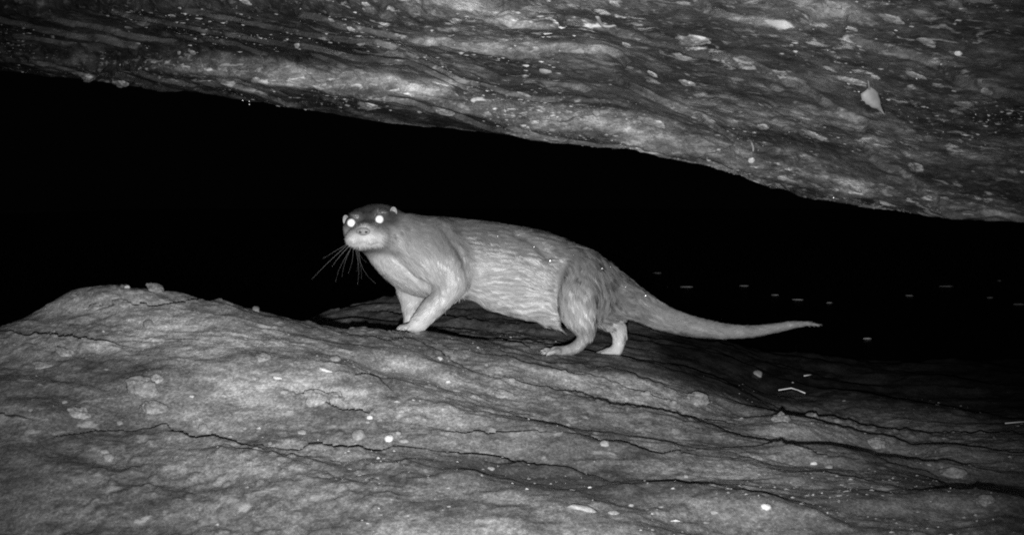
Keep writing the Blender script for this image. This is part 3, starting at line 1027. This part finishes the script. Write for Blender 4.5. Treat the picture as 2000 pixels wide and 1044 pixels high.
# ------------------------------------------------------------------ loose stones, clods, leaves, straws, droplets
SHAPES = [ball(1.0, 2, (1, 1, 1), 0.34, s) for s in range(8)]
for k_, me_ in enumerate(SHAPES):
    me_.name = 'stone'
CLODS = []
for s in range(5):                                    # clods: lumps of grit grown together
    bm = bmesh.new()
    bmesh.ops.create_icosphere(bm, subdivisions=4, radius=1.0)
    co = np.array([v.co[:] for v in bm.verts])
    co = co * (1 + 0.55 * fbm(co * 1.3 + s * 5.1, 3, 700 + s) + 0.13 * vnoise(co * 4 + s, 720 + s) + 0.06 * vnoise(co * 9, 730 + s))[:, None]
    for v, c_ in zip(bm.verts, co):
        v.co = c_
    me_ = bpy.data.meshes.new('clod')
    bm.to_mesh(me_)
    bm.free()
    me_.polygons.foreach_set('use_smooth', [True] * len(me_.polygons))
    CLODS.append(me_)


def on_rock(name, bv, px, py, w, h, me, mat, rot=0.0, sink=0.25, depth=None, lab=None, cat='pebble', grp=None, tone=0):
    """set a stone of w x h picture pixels (half sizes) on the rock seen at (px, py)"""
    p, n = hit(bv, px, py)
    for k2 in range(20):
        if p is None:
            p, n = hit(bv, px, py + 2 + 2 * k2)
    if p is None:
        return None
    n = n if n.dot(p) < 0 else -n
    s = p.y / F
    view = -p.normalized()
    n = (n + view * 0.6).normalized()
    right = Vector((math.cos(rot), 0, -math.sin(rot)))
    right = (right - n * right.dot(n)).normalized()
    up = n.cross(right)
    # how much the up axis is foreshortened
    k = max(0.35, abs((up - view * up.dot(view)).length))
    o = bpy.data.objects.new(name, me.copy() if not me.materials else me)
    C.objects.link(o)
    if not o.data.materials:
        o.data.materials.append(mat)
    else:
        o.material_slots[0].link = 'OBJECT'
        o.material_slots[0].material = mat
    hh = h * s / k
    dz = min(w * s, hh) * (depth or 0.7)
    R = Matrix((right, up, n)).transposed().to_4x4()
    o.matrix_world = Matrix.Translation(p + n * dz * (1 - 2 * sink) * 0.5) @ R @ Matrix.Diagonal((w * s, hh, dz, 1))
    if tone:                                  # real-size mesh so that the rock grain keeps its scale
        me2 = o.data.copy()
        me2.transform(Matrix.Translation(-p) @ o.matrix_world)
        me2.materials[0] = mat
        o.data = me2
        o.matrix_world = Matrix.Translation(p)
        ca2 = me2.color_attributes.new('tone', 'FLOAT_COLOR', 'POINT')
        ca2.data.foreach_set('color', np.full(len(me2.vertices) * 4, tone, np.float32))
    return tag(o, lab, cat, grp)


for me_ in SHAPES + CLODS:
    me_.materials.append(M_PALE)

one = [
    # px, py, half width, half height, kind, rotation, label
    (760, 857, 8, 8, 'p', 0, 'bright white round pebble just above the long crack of the floor'),
    (700, 852, 14, 12, 'p', 0.4, 'larger pale grey pebble beside the bright white round pebble'),
    (790, 862, 10, 6, 'p', 0.2, 'flat pale pebble lying right beside the bright white round pebble'),
    (398, 836, 11, 9, 'p', 0.5, 'pale angular pebble on the floor above the long crack below the mound'),
    (155, 806, 23, 12, 'c', 0.25, 'pale oblong knobbly stone on the lower flank of the mound'),
    (277, 760, 32, 21, 'c', 0.1, 'largest pale crumbly clod in the hollow of the mound'),
    (306, 741, 13, 9, 'c', 0, 'small rounded clod touching the largest crumbly clod of the mound'),
    (300, 797, 25, 14, 'c', 0.2, 'crumbly pale clod just below the largest clod of the mound'),
    (302, 558, 17, 8, 'c', 0, 'sandy clod sitting on the very crest of the mound'),
    (190, 600, 16, 10, 'c', 0, 'sandy clod on the mound shoulder near the upper crack'),
    (240, 596, 20, 9, 'c', 0.1, 'broad sandy clod pressed against the upper crack of the mound'),
    (291, 634, 11, 9, 'p', 0, 'pale pebble on the mound below its upper crack'),
    (512, 700, 15, 10, 'c', 0.2, 'pale glistening clod on the flank between mound and otter'),
    (617, 777, 25, 17, 'c', 0.3, 'pale lumpy clod above the short dark crack in the floor'),
    (655, 777, 19, 13, 'c', 0.3, 'greyer clod joined to the lumpy clod on the floor'),
    (543, 738, 10, 3, 'p', 0.1, 'white sliver of stone lying level on the floor'),
    (638, 724, 14, 3.5, 'p', 0.45, 'white sliver of stone lying askew on the floor below the mound'),
    (980, 772, 22, 11, 'c', 0.3, 'pale gritty clod on the floor below the otter ledge'),
    (1140, 994, 26, 7, 'p', 0.25, 'long pale flake of stone low on the near floor'),
    (1200, 1002, 13, 5, 'p', 0.2, 'short pale flake beside the long pale flake on the near floor'),
    (1481, 731, 9, 8, 'p', 0, 'round pale pebble on the dark rocks below the otter tail'),
    (1181, 867, 10, 6, 'p', 0.1, 'oval pale pebble on the edge of the middle crack'),
    (1360, 781, 22, 13, 'c', 0.2, 'grey clod on the dark slope behind the otter ledge'),
    (1712, 866, 18, 12, 'c', 0.2, 'grey clod on the rim where the floor drops to dark mud'),
    (1524, 818, 18, 11, 'c', 0, 'grey clod on the low knoll of the floor rim'),
    (1586, 815, 12, 8, 'c', 0, 'small grey clod on the top of the low knoll'),
    (1862, 925, 24, 11, 'c', 0.1, 'broad grey clod beside the crack running under the knoll'),
    (1922, 978, 18, 11, 'c', 0.1, 'blocky pale clod on the rough near floor beyond the crack'),
    (85, 715, 22, 9, 'c', 0.25, 'long pale clod beneath the side crack of the mound'),
    (130, 690, 24, 10, 'c', 0.6, 'sloping pale clod clinging under the side crack of the mound'),
]
k = 0
for (px, py, w, h, kd, rot, lab) in one:
    if kd == 'p':
        on_rock('pebble', BV_FLOOR, px, py, w, h, SHAPES[k % 8], M_PALE if lab.startswith(('bright', 'white')) else M_STONE, rot, 0.3, lab=lab, cat='pebble')
    else:
        o = on_rock('clod', BV_FLOOR, px, py, w, h, CLODS[k % 5], M_FLOOR, rot, 0.42, lab=lab, cat='clod', tone=0.9 if 'very crest' in lab else random.uniform(1.1, 1.45))
        if 'very crest' in lab:
            o.location.z += 0.006
    k += 1
for (px, py, w) in [(248, 561, 5), (500, 594, 8), (555, 766, 9), (655, 702, 9), (500, 876, 5), (528, 866, 6), (375, 774, 4), (478, 836, 4), (126, 785, 5), (28, 673, 4), (145, 577, 5), (791, 695, 5), (876, 745, 5),
                    (1110, 830, 5), (960, 915, 6), (1265, 768, 6), (1316, 786, 6), (1815, 907, 4), (1496, 990, 8), (417, 848, 5), (450, 852, 5), (235, 826, 8), (563, 860, 7), (590, 845, 8), (722, 815, 6), (718, 824, 4),
                    (778, 846, 5), (845, 640, 3), (205, 883, 9), (214, 893, 12), (860, 700, 5), (950, 712, 4), (1395, 1000, 8), (1340, 930, 4), (1233, 987, 5), (1620, 912, 7), (1590, 905, 7), (60, 800, 6), (570, 710, 5)]:
    on_rock('pebble', BV_FLOOR, px, py, w * random.uniform(0.9, 1.3), w * random.uniform(0.6, 0.9), SHAPES[k % 8], M_PALE if k % 6 == 0 else M_STONE, random.uniform(-0.3, 0.5), 0.3,
            lab='tiny pale pebble scattered on the bedrock floor', cat='pebble', grp='tiny pebbles on the rock floor')
    k += 1

# --- things stuck to the overhang
ones_roof = [
    (1288, 241, 44, 7, 'l', 0.12, 'long bright flake lying along the lower edge of the overhang'),
    (1655, 154, 50, 8, 'c', 0.12, 'long pale crust on the overhang beside the hanging leaf'),
    (1790, 322, 16, 11, 'c', 0.2, 'pale lump on the overhang above its thick low end'),
    (1352, 74, 36, 14, 'c', 0.1, 'broad pale crust high on the overhang'),
    (1342, 160, 18, 6, 'c', 0.0, 'curved pale crust on the overhang above the long bright flake'),
    (1872, 104, 7, 6, 'p', 0, 'bright white bead of quartz high on the overhang'),
    (1805, 78, 26, 9, 'l', 0.5, 'pale flake slanting on the overhang below the ragged top'),
    (1740, 35, 26, 7, 'l', 0.2, 'pale flake on the overhang near its ragged top'),
    (1625, 8, 18, 7, 'l', 0.4, 'pale flake at the very top of the visible overhang'),
    (1065, 138, 14, 5, 'p', 0.1, 'isolated pale pebble in the dark middle of the overhang'),
    (1022, 182, 17, 4, 'l', 0.6, 'thin pale flake slanting above the bright band of the overhang'),
    (925, 196, 5, 5, 'p', 0, 'bright white bead of quartz on the bright band'),
    (901, 207, 9, 6, 'p', 0.1, 'pale pebble below the white quartz bead of the bright band'),
    (720, 204, 24, 9, 'c', 0.1, 'pale crust hanging under the bright band of the overhang'),
    (866, 217, 22, 7, 'c', 0.3, 'thin pale crust under the bright band beside the quartz bead'),
    (1166, 222, 9, 7, 'p', 0.3, 'small wedge of pale stone on the lower overhang'),
    (1103, 242, 8, 4, 'p', 0.1, 'small pale stone just under the wedge of pale stone'),
    (235, 160, 17, 9, 'c', 0.1, 'pale knobbly lump hanging at the dark end of the overhang'),
    (172, 152, 13, 7, 'c', 0.1, 'smaller pale lump hanging at the dark end of the overhang'),
    (1880, 200, 22, 7, 'l', 0.3, 'pale flake on the overhang beyond the hanging leaf'),
    (1590, 262, 26, 6, 'c', 0.15, 'pale crust below the hanging leaf'),
    (1520, 140, 18, 6, 'l', 0.1, 'pale flake near the start of the long pale crust'),
    (1490, 246, 12, 6, 'c', 0.1, 'pale lump above the short hanging twig'),
    (1785, 145, 22, 6, 'l', 0.1, 'pale flake above the leaf stalk on the overhang'),
]
for (px, py, w, h, kd, rot, lab) in ones_roof:
    if kd == 'l':
        on_rock('stone_flake', BV_ROOF, px, py, w, h, CLODS[k % 5], M_ROOF, rot, 0.45, 0.4, lab, 'flake', tone=3.6 if 'bright' in lab else 2.4)
    elif kd == 'c':
        on_rock('mineral_crust', BV_ROOF, px, py, w, h, CLODS[k % 5], M_ROOF, rot, 0.5, 0.6, lab, 'crust', tone=1.7 if 'broad' in lab else 2.3)
    else:
        on_rock('pebble', BV_ROOF, px, py, w, h, SHAPES[k % 8], M_PALE if lab.startswith('bright') else M_STONE, rot, 0.3, lab=lab, cat='pebble')
    k += 1
for i in range(45):
    px = random.uniform(250, 2000)
    e0 = np.interp(px, [a for a, _ in EDGE], [b_ for _, b_ in EDGE])
    py = random.uniform(0, e0 - 25)
    w = random.uniform(2.5, 7.0)
    on_rock('stone_fleck', BV_ROOF, px, py, w * random.uniform(1.0, 2.4), w * random.uniform(0.5, 0.8), CLODS[k % 5], M_ROOF, random.uniform(-0.1, 0.6), 0.45, tone=random.uniform(2.0, 4.5),
            lab='small pale fleck of stone stuck to the overhang', cat='fleck', grp='small flecks on the overhang')
    k += 1


def leaf_mesh(length, width, curl):
    v, f = [], []
    n = 12
    for i in range(n + 1):
        t = i / n
        w = width * (0.72 + 0.28 * math.sin(5.0 * t + 0.4)) * min(1.0, (1.02 - t) / 0.55) * (0.85 + 0.3 * ((i * 7) % 5) / 5.0)
        for j, s in enumerate((-1, -0.5, 0, 0.5, 1)):
            y = curl * (t - 0.4) ** 2 + 0.25 * width * s * s
            v.append((s * w, y, -t * length))
    for i in range(n):
        for j in range(4):
            a = i * 5 + j
            f.append((a, a + 1, a + 6, a + 5))
    me = bpy.data.meshes.new('leaf')
    me.from_pydata(v, [], f)
    me.polygons.foreach_set('use_smooth', [True] * len(f))
    return me


p, n = hit(BV_ROOF, 1700, 182)
lf = link('leaf_blade', leaf_mesh(0.056, 0.015, 0.012), M_LEAF)
lf.name = 'leaf'
lf.location = p + Vector((-0.012, -0.022, 0.004))
lf.rotation_euler = (0.2, -0.75, 0.1)
sd = lf.modifiers.new('thickness', 'SOLIDIFY')
sd.thickness = 0.0006
tag(lf, 'dry pale leaf hanging from the overhang by a thin stalk', 'leaf')
w = [(0.002, -0.001, -0.002), (0.012, -0.006, 0.022), (0.012, -0.008, 0.040), (0.020, -0.006, 0.052)]
st = link('stalk', tube_mesh(w, [0.0016, 0.0015, 0.0013, 0.0008], 6, 'stalk'), M_LEAF, lf)


def twig_on_roof(pts, d_off, r0, lab):
    w = []
    p0, _ = hit(BV_ROOF, *pts[0])
    for (px, py) in pts:
        q_, _ = hit(BV_ROOF, px, py)
        d = min((q_.y if q_ is not None else 9), p0.y + 0.03) / CT - d_off
        w.append(P(px, py, d))
    w = catmull(np.array(w), 4)
    o = link('twig', tube_mesh(w - w[0], [r0 * (1 - 0.5 * i / len(w)) for i in range(len(w))], 6, 'twig'), M_STONE)
    o.location = w[0]
    tag(o, lab, 'twig')


twig_on_roof([(1461, 266), (1467, 277), (1471, 288), (1471, 296)], 0.006, 0.0034, 'short pale twig hanging straight down from the overhang edge')
p, _ = hit(BV_ROOF, 1468, 312)
on_rock('pebble', BV_ROOF, 1468, 313, 6, 7, SHAPES[2], M_PALE, 0, 0.3, lab='white bead of stone just below the short hanging twig', cat='pebble')
twig_on_roof([(1166, 30), (1175, 48), (1190, 52), (1206, 48)], 0.008, 0.0036, 'bent pale twig caught high on the overhang')
twig_on_roof([(1802, 152), (1825, 160), (1845, 172)], 0.006, 0.0025, 'thin bowed twig on the overhang beyond the hanging leaf')

# --- straws on the water and on the mud
for (px, py, L_, a) in [(1283, 533, 13, 0.1), (1297, 560, 12, 0.2), (1341, 560, 20, 0.04), (1453, 558, 14, 0.05), (1514, 576, 12, 0.0), (1558, 585, 16, 0.12), (1620, 591, 9, 0.0), (1411, 621, 15, -0.1),
                        (1776, 577, 11, 0.1), (1848, 559, 22, 0.0), (1934, 581, 10, 0.0), (1952, 548, 6, 0.0), (1990, 594, 16, 0.05), (1694, 661, 13, 0.0)]:
    r_ = ray(px, py)
    t = WZ / r_.z
    c_ = r_ * t
    hl = L_ * c_.y / F * 0.62
    w = [(-hl, a * hl * 3, 0.001), (-hl * 0.3, a * hl, 0.0015), (hl * 0.4, -a * hl, 0.0015), (hl, -a * hl * 3, 0.001)]
    o = link('straw', tube_mesh(w, [0.0006, 0.0015, 0.0017, 0.0007], 6, 'straw'), M_STRAW)
    o.location = (c_.x, c_.y, WZ)
    tag(o, 'thin pale straw floating on the black water', 'straw', 'straws on the water')
for pts_, lab in (([(1520, 764), (1545, 760), (1558, 764), (1572, 770)], 'bent pale straw lying on the dark mud below the otter tail'),
                  ([(1962, 829), (1985, 827), (2012, 825)], 'straight pale straw on the mud at the rim of the floor'),
                  ([(1570, 736), (1588, 733)], 'short pale straw on the dark mud below the tail tip')):
    w = []
    for (px, py) in pts_:
        q_, n_ = hit(BV_FLOOR, px, py)
        w.append(np.array(q_ + Vector((0, -0.002, 0.004))))
    w = np.array(w)
    o = link('straw', tube_mesh(w - w[0], [0.0015] * len(w), 6, 'straw'), M_STRAW)
    o.location = w[0]
    tag(o, lab, 'straw')

# --- droplets on the coat and under the roof
DROP = ball(1.0, 3)
DROP.materials.append(M_DROP)
for (px, py, r0) in [(1074.5, 509, 4.2), (1043, 482, 2.0), (972, 461, 1.8), (1261, 577, 3.2), (1176, 524, 2.0), (1192, 521, 1.8), (1127, 476, 1.6), (1222, 560, 1.5)]:
    r_ = BV_BODY.ray_cast(Vector((0, 0, 0)), ray(px, py))
    if r_[0] is None:
        continue
    o = bpy.data.objects.new('water_droplet', DROP)
    C.objects.link(o)
    o.location = r_[0] - ray(px, py) * 0.0045
    o.scale = [r0 * r_[0].y / F] * 3
    tag(o, 'glinting water droplet on the otter coat', 'droplet', 'droplets on the otter')
for (px, py, r0) in [(474, 196, 2.0), (487, 198, 2.0), (487, 204, 1.8), (1628, 386, 2.4)]:
    e0 = np.interp(px, [a for a, _ in EDGE], [b_ for _, b_ in EDGE])
    p, n = hit(BV_ROOF, px, e0 - 6)
    o = bpy.data.objects.new('water_droplet', DROP)
    C.objects.link(o)
    o.location = P(px, py, p.y / CT - 0.01)
    o.scale = [r0 * p.y / F] * 3
    tag(o, 'bright water droplet under the overhang rim', 'droplet', 'droplets under the overhang')


# --- uncountable grit
def grit(name, Vg, n, lo, hi, lab, mask, stretch):
    base = np.array([(1, 0, 0), (-1, 0, 0), (0, 1, 0), (0, -1, 0), (0, 0, 1), (0, 0, -1)], float)
    tf = np.array([(0, 2, 4), (2, 1, 4), (1, 3, 4), (3, 0, 4), (2, 0, 5), (1, 2, 5), (3, 1, 5), (0, 3, 5)])
    v0 = Vg.reshape(-1, 3)
    w = np.clip(fbm(v0 * 5.0, 3, 800) + 0.15, 0, 1) ** 1.5 * mask.reshape(-1)
    ids = RNG.choice(len(v0), n, p=w / w.sum())
    c0 = v0[ids]
    s = lo + (hi - lo) * RNG.random(n) ** 3
    sc = np.stack([s * (1 + stretch * RNG.random(n)), s * (0.6 + 0.6 * RNG.random(n)), s * (0.5 + 0.5 * RNG.random(n))], -1)
    vv = c0[:, None] + base[None] * sc[:, None] * (1 + 0.3 * RNG.standard_normal((n, 6, 1)))
    ff = (tf[None] + 6 * np.arange(n)[:, None, None]).reshape(-1, 3)
    o = link(name, mesh_from(name, vv.reshape(-1, 3), ff, False), M_GRIT)
    tag(o, lab, 'grit', kind='stuff')


mk = np.ones(FLOOR_V.shape[:2])
mk[n1:] = 0
mk[:n0] = 0
grit('floor_grit', FLOOR_V, 1800, 0.0005, 0.0024, 'fine pale grit strewn over the bedrock floor', mk, 1.5)
mk = np.zeros(ROOF_V.shape[:2])
mk[95:] = 1
grit('overhang_grit', ROOF_V, 4000, 0.0005, 0.0028, 'fine pale grit sticking to the overhang', mk, 2.5)
